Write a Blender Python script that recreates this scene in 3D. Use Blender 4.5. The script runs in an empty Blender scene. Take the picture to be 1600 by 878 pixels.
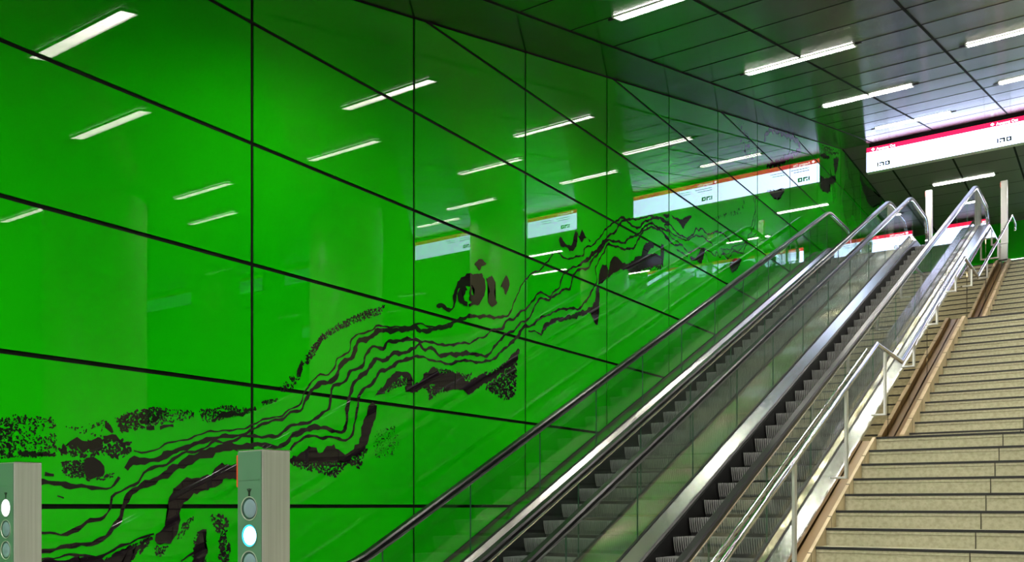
import bpy, bmesh, math, random
from mathutils import Vector, Matrix
R = random.Random(7)
scene = bpy.context.scene
COL = scene.collection

# ------------------------------------------------------------------ the place, in metres
# X: 0 at the viewer, green wall on the left at X = -5.75; Y: up along the escalators; Z: up, lower floor at 0
F_PX = 1430.0
TH = math.atan(965.0 / F_PX)
SN, CS = math.sin(TH), math.cos(TH)
HORIZON = 790.0
EYE = 1.55
WALL_X = -5.75
K_ESC = 0.468                       # slope of the escalators
K_CEIL = 0.243                      # slope of the ceiling
Z_UP = 7.0                          # upper floor
Y_BREAK = 22.83                     # ceiling turns level here
Z_TOP = 10.17

def ceil_z(y):
    return min(Z_TOP, max(3.7, EYE + 4.73 + K_CEIL * (y - 6.83)))

def on_wall(px, py, x=WALL_X):
    """point of the wall plane seen at a given place of the photograph"""
    dx = CS * (px - 800) - SN * F_PX
    dy = SN * (px - 800) + CS * F_PX
    dz = HORIZON - py
    t = x / dx
    return Vector((x, t * dy, EYE + t * dz))

# ------------------------------------------------------------------ helpers
def link(name, me, mat=None, parent=None):
    o = bpy.data.objects.new(name, me)
    COL.objects.link(o)
    if mat is not None and me is not None:
        for m in (mat if isinstance(mat, (list, tuple)) else [mat]):
            me.materials.append(m)
    if parent is not None:
        o.parent = parent
    return o

def obj(name, bm, mat, parent=None, smooth=False, recalc=True):
    me = bpy.data.meshes.new(name)
    if recalc:
        bmesh.ops.recalc_face_normals(bm, faces=bm.faces)
    if smooth:
        for f in bm.faces:
            f.smooth = True
    bm.to_mesh(me)
    bm.free()
    o = link(name, me, mat, parent)
    if smooth:
        md = o.modifiers.new('edge', 'EDGE_SPLIT')
        md.split_angle = math.radians(40)
    return o

def tag(o, label=None, cat=None, group=None, kind=None):
    if label: o['label'] = label
    if cat: o['category'] = cat
    if group: o['group'] = group
    if kind: o['kind'] = kind
    return o

def thing(name, label, cat, loc=(0, 0, 0), group=None):
    o = bpy.data.objects.new(name, None)
    COL.objects.link(o)
    o.location = loc
    o.empty_display_size = 0.2
    return tag(o, label, cat, group)

def structure(name, bm, mat, label=None, parent=None, **k):
    o = obj(name, bm, mat, parent, **k)
    o['kind'] = 'structure'
    if label:
        o['label'] = label
    return o

def box(bm, x0, x1, y0, y1, z0, z1, mi=0, bevel=0.0):
    v = [bm.verts.new(p) for p in ((x0, y0, z0), (x1, y0, z0), (x1, y1, z0), (x0, y1, z0),
                                   (x0, y0, z1), (x1, y0, z1), (x1, y1, z1), (x0, y1, z1))]
    fs = [bm.faces.new([v[i] for i in q]) for q in ((0, 3, 2, 1), (4, 5, 6, 7), (0, 1, 5, 4), (1, 2, 6, 5), (2, 3, 7, 6), (3, 0, 4, 7))]
    for f in fs:
        f.material_index = mi
    if bevel:
        es = list({e for f in fs for e in f.edges})
        r = bmesh.ops.bevel(bm, geom=es, offset=bevel, segments=2, profile=0.5, affect='EDGES')
        for f in r['faces']:
            f.material_index = mi
    return fs

def prism_x(bm, poly, x0, x1, mi=0):
    """polygon in (y, z), extruded along X"""
    a = [bm.verts.new((x0, y, z)) for y, z in poly]
    b = [bm.verts.new((x1, y, z)) for y, z in poly]
    fs = [bm.faces.new(a), bm.faces.new(list(reversed(b)))]
    n = len(poly)
    for i in range(n):
        fs.append(bm.faces.new((a[i], b[i], b[(i + 1) % n], a[(i + 1) % n])))
    for f in fs:
        f.material_index = mi
    return fs

def sweep(bm, path, prof, closed=True, caps=True):
    """profile (x, v) carried along a (y, z) path; v is measured square to the path"""
    rings = []
    n = len(path)
    for i, (y, z) in enumerate(path):
        y0, z0 = path[max(0, i - 1)]
        y1, z1 = path[min(n - 1, i + 1)]
        ty, tz = y1 - y0, z1 - z0
        l = math.hypot(ty, tz) or 1.0
        ty, tz = ty / l, tz / l
        ny, nz = -tz, ty
        rings.append([bm.verts.new((x, y + ny * v, z + nz * v)) for x, v in prof])
    m = len(prof)
    for a, b in zip(rings, rings[1:]):
        for j in range(m if closed else m - 1):
            bm.faces.new((a[j], a[(j + 1) % m], b[(j + 1) % m], b[j]))
    if caps and closed:
        bm.faces.new(rings[0])
        bm.faces.new(list(reversed(rings[-1])))

def tube(bm, pts, r, seg=12, caps=True):
    pts = [Vector(p) for p in pts]
    n = len(pts)
    up = Vector((1, 0, 0))
    rings = []
    for i, p in enumerate(pts):
        if 0 < i < n - 1:
            a, b = (p - pts[i - 1]).normalized(), (pts[i + 1] - p).normalized()
            t = (a + b).normalized()
            k = 1.0 / max(0.35, t.dot(a))
        else:
            t = ((pts[1] - pts[0]) if i == 0 else (pts[-1] - pts[-2])).normalized()
            k = 1.0
        u = up if abs(t.dot(up)) < 0.9 else Vector((0, 0, 1))
        s = t.cross(u).normalized()
        w = s.cross(t).normalized()
        # s lies in the bend plane for paths drawn in Y-Z
        rings.append([bm.verts.new(p + s * (math.cos(q) * r * k) + w * (math.sin(q) * r)) for q in (2 * math.pi * j / seg for j in range(seg))])
    for a, b in zip(rings, rings[1:]):
        for j in range(seg):
            bm.faces.new((a[j], a[(j + 1) % seg], b[(j + 1) % seg], b[j]))
    if caps:
        bm.faces.new(rings[0]); bm.faces.new(list(reversed(rings[-1])))

def fillet(pts, rads, seg=10):
    out = [pts[0]]
    for i in range(1, len(pts) - 1):
        p = Vector(pts[i]); a = (Vector(pts[i - 1]) - p); b = (Vector(pts[i + 1]) - p)
        a.normalize(); b.normalize()
        ang = math.acos(max(-1, min(1, a.dot(b))))
        r = rads[i - 1]
        d = r / math.tan(ang / 2)
        p0, p1 = p + a * d, p + b * d
        c = p + (a + b).normalized() * (r / math.sin(ang / 2))
        va, vb = p0 - c, p1 - c
        tot = va.angle(vb)
        for k in range(seg + 1):
            t = k / seg
            s0, s1 = math.sin((1 - t) * tot) / math.sin(tot), math.sin(t * tot) / math.sin(tot)
            q = c + va * s0 + vb * s1
            out.append((q.x, q.y))
    out.append(pts[-1])
    return out

def lerp_path(path, y):
    for (y0, z0), (y1, z1) in zip(path, path[1:]):
        if y0 <= y <= y1 and y1 > y0:
            return z0 + (z1 - z0) * (y - y0) / (y1 - y0)
    return path[0][1] if y < path[0][0] else path[-1][1]

# ------------------------------------------------------------------ materials
def new_mat(name):
    m = bpy.data.materials.new(name)
    m.use_nodes = True
    return m, m.node_tree, m.node_tree.nodes['Principled BSDF']

def pbr(name, col, rough=0.5, metal=0.0, coat=0.0, coat_rough=0.03, spec=0.5, emis=None, estr=0.0):
    m, nt, b = new_mat(name)
    b.inputs['Base Color'].default_value = (*col, 1)
    b.inputs['Roughness'].default_value = rough
    b.inputs['Metallic'].default_value = metal
    b.inputs['Coat Weight'].default_value = coat
    b.inputs['Coat Roughness'].default_value = coat_rough
    b.inputs['Specular IOR Level'].default_value = spec
    if emis:
        b.inputs['Emission Color'].default_value = (*emis, 1)
        b.inputs['Emission Strength'].default_value = estr
    return m

def N(nt, kind, **props):
    n = nt.nodes.new(kind)
    for k, v in props.items():
        setattr(n, k, v)
    return n

def noise_color(m_tuple, c0, c1, scale, detail=4, stretch=(1, 1, 1), lo=0.35, hi=0.65):
    m, nt, b = m_tuple
    tc = N(nt, 'ShaderNodeTexCoord'); mp = N(nt, 'ShaderNodeMapping')
    mp.inputs['Scale'].default_value = stretch
    nz = N(nt, 'ShaderNodeTexNoise'); nz.inputs['Scale'].default_value = scale; nz.inputs['Detail'].default_value = detail
    cr = N(nt, 'ShaderNodeValToRGB')
    cr.color_ramp.elements[0].position = lo; cr.color_ramp.elements[0].color = (*c0, 1)
    cr.color_ramp.elements[1].position = hi; cr.color_ramp.elements[1].color = (*c1, 1)
    nt.links.new(tc.outputs['Object'], mp.inputs['Vector']); nt.links.new(mp.outputs['Vector'], nz.inputs['Vector'])
    nt.links.new(nz.outputs['Fac'], cr.inputs['Fac']); nt.links.new(cr.outputs['Color'], b.inputs['Base Color'])
    return nz, mp, tc

def bump_noise(mt, scale, strength, dist, stretch=(1, 1, 1), detail=2):
    m, nt, b = mt
    tc = N(nt, 'ShaderNodeTexCoord'); mp = N(nt, 'ShaderNodeMapping'); mp.inputs['Scale'].default_value = stretch
    nz = N(nt, 'ShaderNodeTexNoise'); nz.inputs['Scale'].default_value = scale; nz.inputs['Detail'].default_value = detail
    bp = N(nt, 'ShaderNodeBump'); bp.inputs['Strength'].default_value = strength; bp.inputs['Distance'].default_value = dist
    nt.links.new(tc.outputs['Object'], mp.inputs['Vector']); nt.links.new(mp.outputs['Vector'], nz.inputs['Vector'])
    nt.links.new(nz.outputs['Fac'], bp.inputs['Height']); nt.links.new(bp.outputs['Normal'], b.inputs['Normal'])
    return bp

# back-painted green glass
mt = new_mat('green_glass_panel'); M_GREEN, nt, b = mt
noise_color(mt, (0.003, 0.36, 0.001), (0.008, 0.43, 0.002), 0.5, 1)
b.inputs['Roughness'].default_value = 0.6; b.inputs['Specular IOR Level'].default_value = 0.0
b.inputs['Coat Weight'].default_value = 1.0; b.inputs['Coat Roughness'].default_value = 0.006; b.inputs['Coat IOR'].default_value = 1.45
M_INK = pbr('mural_ink', (0.010, 0.006, 0.009), 0.6, coat=1.0, coat_rough=0.006, spec=0.0)
M_JOINT = pbr('black_joint', (0.004, 0.005, 0.004), 0.7, spec=0.1)
# ceiling sheets: dark polished metal, wavy across the run
mt = new_mat('ceiling_metal'); M_CEIL, nt, b = mt
b.inputs['Base Color'].default_value = (0.265, 0.26, 0.265, 1); b.inputs['Metallic'].default_value = 1.0
b.inputs['Roughness'].default_value = 0.23; b.inputs['Anisotropic'].default_value = 0.97
tg = N(nt, 'ShaderNodeCombineXYZ'); tg.inputs[1].default_value = 0.9717; tg.inputs[2].default_value = 0.2361
nt.links.new(tg.outputs[0], b.inputs['Tangent'])
bump_noise(mt, 1.0, 0.25, 0.05, (0.2, 1.3, 1.0), 1)
mt = new_mat('ceiling_metal_dull'); M_CEIL2, nt, b = mt
b.inputs['Base Color'].default_value = (0.10, 0.10, 0.095, 1); b.inputs['Metallic'].default_value = 0.2
b.inputs['Roughness'].default_value = 0.45
# metals
M_CHROME = pbr('polished_steel', (0.80, 0.79, 0.80), 0.12, 1.0)
mt = new_mat('brushed_steel'); M_STEEL, nt, b = mt
noise_color(mt, (0.56, 0.56, 0.54), (0.64, 0.64, 0.62), 3.0, 3, (30, 30, 0.6))
b.inputs['Metallic'].default_value = 0.6; b.inputs['Roughness'].default_value = 0.36
mt = new_mat('satin_deck_steel'); M_DECK, nt, b = mt
b.inputs['Base Color'].default_value = (0.68, 0.66, 0.62, 1); b.inputs['Metallic'].default_value = 1.0; b.inputs['Roughness'].default_value = 0.2
bump_noise(mt, 0.8, 0.04, 0.02, (1, 1, 1), 0)
mt = new_mat('mirror_deck_steel'); M_CDECK, nt, b = mt
b.inputs['Base Color'].default_value = (0.80, 0.72, 0.50, 1); b.inputs['Metallic'].default_value = 1.0; b.inputs['Roughness'].default_value = 0.27
bump_noise(mt, 0.9, 1.0, 0.25, (1, 1, 1), 1)
mt = new_mat('mirror_cladding'); M_CLAD, nt, b = mt
b.inputs['Base Color'].default_value = (0.42, 0.34, 0.21, 1); b.inputs['Metallic'].default_value = 1.0; b.inputs['Roughness'].default_value = 0.04
bump_noise(mt, 1.2, 0.08, 0.03, (1, 1, 1), 1)
M_RUBBER = pbr('black_handrail_rubber', (0.005, 0.005, 0.006), 0.28, spec=0.2)
M_BLACK = pbr('black_trim', (0.006, 0.006, 0.006), 0.5)
mt = new_mat('dark_skirt'); M_SKIRT, nt, b = mt
b.inputs['Base Color'].default_value = (0.014, 0.014, 0.014, 1); b.inputs['Roughness'].default_value = 0.35; b.inputs['Metallic'].default_value = 0.5
M_STEP = pbr('step_aluminium', (0.25, 0.25, 0.25), 0.45, 0.25)
M_STEPDARK = pbr('step_groove', (0.012, 0.012, 0.012), 0.7)
# stone
mt = new_mat('terrazzo'); M_STONE, nt, b = mt
noise_color(mt, (0.33, 0.31, 0.20), (0.44, 0.42, 0.29), 34.0, 5, (1, 1, 1), 0.30, 0.60)
b.inputs['Roughness'].default_value = 0.6
mt = new_mat('curb_stone'); M_CURB, nt, b = mt
noise_color(mt, (0.46, 0.36, 0.21), (0.57, 0.46, 0.29), 6.0, 5)
b.inputs['Roughness'].default_value = 0.55
M_CURB_REFLECT = pbr('brown_curb_reflection', (0.24, 0.15, 0.06), 0.35)  # brown of the curb's reflection in the cladding, put into colour
M_JOINTSTONE = pbr('stone_joint', (0.04, 0.035, 0.02), 0.8)
mt = new_mat('floor_stone'); M_FLOOR, nt, b = mt
noise_color(mt, (0.36, 0.35, 0.28), (0.46, 0.44, 0.36), 20.0, 5)
b.inputs['Roughness'].default_value = 0.3
M_PLASTER = pbr('pale_plaster', (0.30, 0.34, 0.22), 0.7)
M_FRONT = pbr('light_plaster', (0.66, 0.66, 0.60), 0.7)
M_COLUMN = pbr('column_enamel', (0.42, 0.45, 0.22), 0.3)
# light
def emit(name, col, s):
    m, nt, b = new_mat(name)
    nt.nodes.remove(b)
    e = N(nt, 'ShaderNodeEmission'); e.inputs['Color'].default_value = (*col, 1); e.inputs['Strength'].default_value = s
    nt.links.new(e.outputs[0], nt.nodes['Material Output'].inputs['Surface'])
    return m
M_LAMP = emit('lamp_diffuser', (1.0, 0.965, 0.86), 195)
M_SIGNW = emit('sign_white', (0.55, 0.66, 1.0), 8.0)
M_SIGNR = emit('sign_red', (1.0, 0.014, 0.075), 2.2)
M_SIGNT = emit('sign_lettering', (1.0, 0.93, 0.95), 5)
M_SIGNG = pbr('sign_grey_print', (0.55, 0.6, 0.62), 0.6)
M_SIGNI = pbr('sign_pictogram', (0.04, 0.08, 0.05), 0.6)
M_LENS_ON = emit('signal_lens_lit', (0.80, 0.97, 1.0), 6.0)
M_LENS_WHITE = emit('signal_lens_white', (1.0, 0.95, 0.97), 2.0)
M_LENS_CYAN = emit('signal_lens_cyan', (0.06, 0.72, 1.0), 1.5)
M_LENS_OFF = pbr('signal_lens_dark', (0.20, 0.28, 0.34), 0.3, coat=0.3)
M_LENS_SHADE = pbr('signal_lens_recess_shade', (0.03, 0.06, 0.06), 0.3)  # dark disc behind the off-centre core: painted shade of a lens recess
M_FACE = pbr('signal_face_enamel', (0.125, 0.25, 0.175), 0.35, 0.3)
M_REDPLATE = pbr('red_plate', (0.72, 0.06, 0.02), 0.4)
# thin clear glass
def glass(name, tint, ior=1.5, extra=0.0):
    m, nt, b = new_mat(name)
    nt.nodes.remove(b)
    tr = N(nt, 'ShaderNodeBsdfTransparent'); tr.inputs['Color'].default_value = (*tint, 1)
    gl = N(nt, 'ShaderNodeBsdfGlossy'); gl.inputs['Roughness'].default_value = 0.01
    fr = N(nt, 'ShaderNodeFresnel')
    ge = N(nt, 'ShaderNodeNewGeometry'); mi = N(nt, 'ShaderNodeMath', operation='MULTIPLY_ADD')
    mi.inputs[1].default_value = 1.0 / ior - ior; mi.inputs[2].default_value = ior
    nt.links.new(ge.outputs['Backfacing'], mi.inputs[0]); nt.links.new(mi.outputs[0], fr.inputs['IOR'])
    mx = N(nt, 'ShaderNodeMixShader')
    nt.links.new(fr.outputs[0], mx.inputs[0]); nt.links.new(tr.outputs[0], mx.inputs[1]); nt.links.new(gl.outputs[0], mx.inputs[2])
    nt.links.new(mx.outputs[0], nt.nodes['Material Output'].inputs['Surface'])
    return m
M_GLASS = glass('balustrade_glass', (0.90, 0.955, 0.925))
M_GLASSEDGE = pbr('glass_edge', (0.03, 0.10, 0.06), 0.3)

# ------------------------------------------------------------------ the setting
Y0, Y1 = -8.0, 31.5
XR = 9.5
# floors
bm = bmesh.new(); box(bm, WALL_X - 0.3, XR, Y0, 5.6, -0.2, 0.0)
structure('floor', bm, M_FLOOR, 'grey stone floor of the lower hall')
bm = bmesh.new(); box(bm, WALL_X - 0.3, -2.36, 22.4, Y1, Z_UP - 0.3, Z_UP); box(bm, -2.36, XR, 23.2, Y1, Z_UP - 0.3, Z_UP)
structure('floor_upper', bm, M_FLOOR, 'stone floor of the upper landing')
# ceiling: sloped sheets with open joints, then the level part
bm = bmesh.new()
yk = 6.83 + (3.7 - EYE - 4.73) / K_CEIL
prism_x(bm, [(Y0, 3.7), (yk, 3.7), (Y_BREAK, Z_TOP), (Y_BREAK, Z_TOP + 0.3), (yk, 4.0), (Y0, 4.0)], WALL_X - 0.3, XR)
structure('ceiling', bm, M_CEIL, 'dark polished metal ceiling sloping up with the escalators')
bm = bmesh.new()
prism_x(bm, [(Y_BREAK, Z_TOP), (Y1, Z_TOP), (Y1, Z_TOP + 0.3), (Y_BREAK, Z_TOP + 0.3)], WALL_X - 0.3, XR)
structure('ceiling_upper', bm, M_CEIL2, 'dark level ceiling over the upper landing')
def slope_strip(bm, x0, x1, y0, y1, drop=0.006):
    prism_x(bm, [(y0, ceil_z(y0) - drop), (y1, ceil_z(y1) - drop), (y1, ceil_z(y1) + 0.02), (y0, ceil_z(y0) + 0.02)], x0, x1)
LONG = (-5.045, -3.73, -2.22, -0.80, 0.62, 2.04, 3.46, 4.88, 6.3, 7.7)
bm = bmesh.new()
for x in LONG:
    slope_strip(bm, x - 0.016, x + 0.016, yk, Y_BREAK, 0.004)
structure('trim_1', bm, M_JOINT, 'black joints running up the sloped ceiling')
bm = bmesh.new()
y = -3.4
while y < Y_BREAK - 0.4:
    slope_strip(bm, -5.03, XR, y - 0.004, y + 0.004, 0.003)
    y += 1.0
structure('trim_2', bm, M_JOINT, 'fine joints running across the sloped ceiling')
bm = bmesh.new()
for x in LONG:
    xx = {-3.73: -3.64, -2.22: -2.3}.get(x, x)
    box(bm, xx - 0.022, xx + 0.022, Y_BREAK + 0.1, Y1, Z_TOP - 0.004, Z_TOP + 0.02)
for k in range(9):
    yy = 23.7 + k * 1.0
    box(bm, WALL_X, XR, yy - 0.006, yy + 0.006, Z_TOP - 0.003, Z_TOP + 0.02)
structure('trim_3', bm, M_JOINT, 'black joints in the level ceiling')
# dark shadow gap where wall and ceiling meet
bm = bmesh.new()
prism_x(bm, [(yk, 3.69), (Y_BREAK, Z_TOP - 0.012), (Y1, Z_TOP - 0.012), (Y1, Z_TOP + 0.05), (Y_BREAK, Z_TOP + 0.05), (yk, 3.75)], WALL_X - 0.03, WALL_X + 0.012)
structure('trim_4', bm, M_JOINT, 'black shadow gap between green wall and ceiling')

# green wall: glass panels over a black backing
bm = bmesh.new()
box(bm, WALL_X - 0.3, WALL_X - 0.012, Y0, Y1, -0.3, Z_TOP + 0.3, 1)
YJ, PY, ZJ, PZ, G = 4.85, 1.974, 1.545, 0.956, 0.0160
for i in range(-7, 15):
    for j in range(-2, 10):
        ya, yb = YJ + PY * i + G, YJ + PY * (i + 1) - G
        za, zb = ZJ + PZ * j + G, ZJ + PZ * (j + 1) - G
        if ya < Y0 or za > ceil_z(yb) + 0.1:
            continue
        if zb < K_ESC * ya - 4.5:
            continue
        box(bm, WALL_X - 0.011, WALL_X, ya, min(yb, Y1), za, zb, 0)
WALL = structure('wall_left', bm, [M_GREEN, M_JOINT], 'wall of glossy green glass panels with black joints')

# other walls
bm = bmesh.new(); box(bm, WALL_X, XR, Y1, Y1 + 0.3, Z_UP - 0.3, Z_TOP + 0.3)
structure('wall_back', bm, M_GREEN, 'green end wall of the upper landing')
bm = bmesh.new(); box(bm, WALL_X - 0.3, XR + 0.3, Y0 - 0.3, Y0, -0.2, 4.0)
structure('wall_front', bm, M_FRONT)
bm = bmesh.new(); box(bm, XR, XR + 0.3, Y0, Y1, -0.2, Z_TOP + 0.3)
structure('wall_right', bm, M_GREEN)
# ------------------------------------------------------------------ mural painted on the wall
CROPS = {'c1': (0, 600, 3.1575), 'c2': (380, 460, 2.927), 'c3': (640, 400, 3.658), 'c4': (820, 310, 3.99), 'c5': (1000, 300, 6.27), 'c6': (1150, 180, 5.488)}
def cp(tagname, x, y):
    ox, oy, s = CROPS[tagname]
    return ox + x / s, oy + y / s
def wall_pt(px, py, off=0.0):
    p = on_wall(px, py)
    return p.y, p.z
def catmull(pts, step):
    out = []
    n = len(pts)
    for i in range(n - 1):
        p0, p1, p2, p3 = pts[max(0, i - 1)], pts[i], pts[i + 1], pts[min(n - 1, i + 2)]
        d = math.hypot(p2[0] - p1[0], p2[1] - p1[1])
        k = max(2, int(d / step))
        for a in range(k):
            t = a / k
            out.append(tuple(0.5 * (2 * p1[q] + (p2[q] - p0[q]) * t + (2 * p0[q] - 5 * p1[q] + 4 * p2[q] - p3[q]) * t * t + (3 * p1[q] - p0[q] - 3 * p2[q] + p3[q]) * t ** 3) for q in range(3)))
    out.append(pts[-1])
    return out
ink = bmesh.new()
INK_OFF = [0.0012]
def band(segs, wob=0.006, wscale=1.0):
    """segs: list of (crop, [(x, y[, width]), ...]); width in crop pixels"""
    pts = []
    for c, lst in segs:
        w = 12.0
        s = CROPS[c][2]
        for e in lst:
            if len(e) > 2: w = e[2]
            px, py = cp(c, e[0], e[1])
            y, z = wall_pt(px, py)
            # metres per pixel on the wall there
            mpp = (-(SN) * WALL_X + CS * y) / F_PX
            pts.append((y, z, w / s * mpp * wscale))
    sm = catmull(pts, 0.03)
    ph1, ph2, ph3 = (R.uniform(0, 6.3) for _ in range(3))
    L = []
    acc = 0.0
    for i, (y, z, w) in enumerate(sm):
        a = sm[max(0, i - 1)]; b_ = sm[min(len(sm) - 1, i + 1)]
        ty, tz = b_[0] - a[0], b_[1] - a[1]
        l = math.hypot(ty, tz) or 1
        acc += l / 2
        ny, nz = -tz / l, ty / l
        o = wob * (math.sin(acc * 21 + ph1) + 0.7 * math.sin(acc * 47 + ph2))
        ww = max(0.004, w * (0.5 + 0.13 * math.sin(acc * 33 + ph3) + 0.10 * math.sin(acc * 71 + ph1)))
        INK_OFF[0] += 1e-8
        x = WALL_X + INK_OFF[0]
        L.append((ink.verts.new((x, y + ny * (o + ww), z + nz * (o + ww))), ink.verts.new((x, y + ny * (o - ww), z + nz * (o - ww)))))
    for (a, b_), (c, d) in zip(L, L[1:]):
        try: ink.faces.new((a, b_, d, c))
        except ValueError: pass
    INK_OFF[0] += 0.00006
def blob(c, pts, rag=0.012):
    P = []
    for x, y in pts:
        P.append((*wall_pt(*cp(c, x, y)), 0.0))
    P.append(P[0])
    sm = catmull(P, 0.03)[:-1]
    x = WALL_X + INK_OFF[0]
    INK_OFF[0] += 0.00006
    vs = [ink.verts.new((x, y + R.uniform(-rag, rag), z + R.uniform(-rag, rag))) for y, z, _ in sm]
    f = ink.faces.new(vs)
    bmesh.ops.triangulate(ink, faces=[f])
# flowing lines
band([('c1', [(660, 335, 8), (740, 330), (800, 310), (850, 285), (960, 262), (1040, 230), (1130, 232), (1190, 219, 8)]),
      ('c2', [(60, 590, 8), (120, 562), (180, 555), (220, 520), (255, 505), (275, 465), (305, 410), (340, 370), (390, 368), (420, 320), (430, 295), (480, 265), (495, 205), (540, 180), (590, 160), (620, 145), (680, 148), (730, 150), (790, 138)]),
      ('c3', [(60, 388, 9), (150, 405), (220, 385), (262, 374)])])
band([('c1', [(622, 420, 20), (650, 388, 52), (690, 376, 34), (740, 375, 22), (800, 365, 30), (850, 335, 28), (900, 315, 22), (960, 300, 22), (1020, 275, 22), (1080, 260, 18), (1160, 258, 18)]),
      ('c2', [(5, 635, 12), (70, 605), (130, 575), (190, 570), (215, 535), (260, 530), (285, 490, 14), (310, 440, 18), (345, 410, 22), (400, 400), (430, 360), (450, 320), (500, 280), (525, 220), (570, 200), (630, 165), (700, 165), (760, 155), (790, 150)]),
      ('c3', [(60, 430, 26), (150, 415, 24), (220, 400, 22), (280, 365, 22), (350, 345, 20), (430, 345, 18), (540, 348, 14), (580, 310, 10), (610, 230, 8), (640, 170, 8), (665, 130, 8), (700, 100), (750, 75), (780, 40)]),
      ('c4', [(165, 359, 9), (185, 335, 10), (215, 340), (255, 378), (310, 365), (360, 355), (375, 310), (430, 285), (480, 225), (520, 175), (560, 150), (600, 120, 15), (640, 130)]),
      ('c5', [(0, 262, 16), (50, 245), (110, 235), (170, 248), (215, 275), (260, 310), (300, 320), (340, 380), (400, 425), (470, 450), (530, 400), (545, 360), (575, 375), (600, 355), (640, 395), (680, 415), (720, 395), (770, 390), (830, 420), (870, 470), (895, 490)])])
band([('c1', [(200, 735, 10), (300, 740, 14), (380, 715, 24), (430, 685, 22), (510, 655, 14), (540, 610, 12), (555, 560, 12), (620, 515, 12), (680, 480, 12), (730, 425, 14), (800, 400, 14), (850, 375, 14), (900, 345, 14), (960, 330, 12), (1010, 315), (1060, 285), (1120, 285), (1180, 268)]),
      ('c2', [(37, 646, 12), (100, 650, 14), (160, 648, 14), (190, 615), (220, 600), (280, 590), (350, 555), (390, 520), (400, 460), (415, 420), (460, 400), (490, 355), (540, 330), (560, 280), (600, 235, 12), (640, 250, 16), (660, 220), (720, 210), (790, 205)]),
      ('c3', [(70, 490, 14), (140, 495), (205, 512, 14), (270, 500), (345, 497, 10), (370, 480), (430, 460), (460, 430), (530, 410, 18), (555, 370, 14), (600, 355), (640, 315, 14)]),
      ('c4', [(7, 686, 12), (50, 640), (80, 590, 12), (120, 595), (155, 610), (190, 575), (210, 560), (240, 480), (280, 440), (330, 420), (390, 380, 24), (420, 350), (450, 325), (480, 290), (515, 240, 14), (560, 210), (590, 165, 14), (620, 135), (700, 185, 14), (740, 150), (800, 125), (850, 125), (900, 160)]),
      ('c5', [(240, 330, 12), (300, 390), (350, 430), (400, 450), (450, 475), (520, 440), (545, 420), (580, 440), (610, 430), (650, 470), (690, 490), (715, 530)])])
band([('c1', [(200, 828, 20), (300, 805, 20), (400, 795, 22), (500, 765, 22), (560, 715, 26), (595, 650, 24), (610, 590, 24), (650, 540, 30), (700, 500, 30), (760, 475, 32), (820, 450, 32), (860, 410, 36), (940, 375, 40), (1000, 350, 40), (1060, 325, 42), (1120, 310, 40), (1200, 312, 36)]),
      ('c2', [(37, 690, 24), (100, 690, 22), (170, 695, 18), (200, 680), (230, 640, 22), (290, 620, 26), (340, 605, 22), (380, 610, 18), (420, 630, 16), (460, 620, 16), (475, 560, 18), (480, 490, 22), (500, 420, 18), (540, 370, 20), (575, 340, 20), (610, 295, 18), (650, 300, 16), (690, 270, 20), (740, 265, 16), (785, 245, 14)]),
      ('c3', [(55, 500, 14), (90, 540, 20), (125, 525, 18), (180, 570, 22), (230, 560, 22), (290, 562, 28), (350, 555, 20), (430, 572, 16), (470, 540, 14), (500, 500), (540, 455, 14), (600, 420, 12), (640, 378)]),
      ('c4', [(15, 755, 12), (45, 720), (60, 670), (100, 625, 14), (150, 630, 14), (190, 605), (240, 570, 14), (280, 560), (300, 490), (330, 445), (390, 435), (430, 370), (470, 330), (500, 275), (520, 262), (580, 270), (620, 275), (660, 240), (700, 230), (730, 195), (780, 155), (830, 180), (900, 205)]),
      ('c5', [(290, 420, 10), (340, 470), (390, 500)])])
band([('c1', [(200, 864, 8), (340, 845, 10), (440, 850, 20), (500, 850, 16), (560, 820, 14), (640, 780, 10), (700, 755), (760, 745)])])
band([('c2', [(215, 712, 10), (250, 670, 12), (300, 648), (350, 655), (400, 650), (440, 665, 12), (480, 660), (505, 620), (515, 560), (525, 490, 16), (545, 440, 14), (600, 395, 16), (625, 355), (680, 330), (720, 305), (760, 292)]),
      ('c3', [(80, 575, 12), (130, 600), (190, 605), (235, 620, 16), (295, 595, 14), (370, 605), (450, 600, 14), (500, 570), (550, 520), (600, 480, 20), (640, 420), (660, 402)]),
      ('c4', [(20, 797, 14), (60, 780), (110, 735), (150, 730, 10), (190, 700, 12), (280, 685, 16), (340, 685, 14), (400, 610, 14), (430, 555, 12), (450, 500, 10), (440, 440, 10), (460, 390), (490, 340), (515, 290, 16), (570, 300, 12), (620, 315, 14), (680, 305), (710, 250, 12), (740, 205), (790, 180, 14), (860, 210), (900, 260)]),
      ('c5', [(240, 430, 16), (260, 455), (300, 490), (350, 525, 18), (400, 510), (440, 560), (490, 595, 14), (540, 560), (600, 550, 12), (680, 580), (730, 625), (750, 590), (780, 640), (810, 605), (860, 650), (890, 620), (910, 580), (1000, 600), (1020, 560), (1050, 500)])])
band([('c5', [(360, 560, 12), (400, 590), (470, 632)])])
band([('c5', [(790, 560, 8), (850, 560), (880, 565), (920, 530), (1000, 510), (1050, 490), (1060, 430), (1100, 380), (1118, 330), (1130, 200), (1112, 50)])])
band([('c5', [(800, 580, 8), (860, 610), (900, 560), (960, 580), (1000, 540), (1050, 470), (1140, 400, 7), (1146, 250), (1155, 80)])])
band([('c5', [(1085, 410, 7), (1100, 300), (1135, 150), (1130, 70), (1165, 40)])])
band([('c5', [(620, 575, 8), (640, 600), (672, 695)])])
band([('c1', [(200, 488, 24), (240, 488, 22), (300, 492, 26), (400, 505, 22), (500, 517, 12), (560, 495, 12), (590, 460, 14)])])
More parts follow.
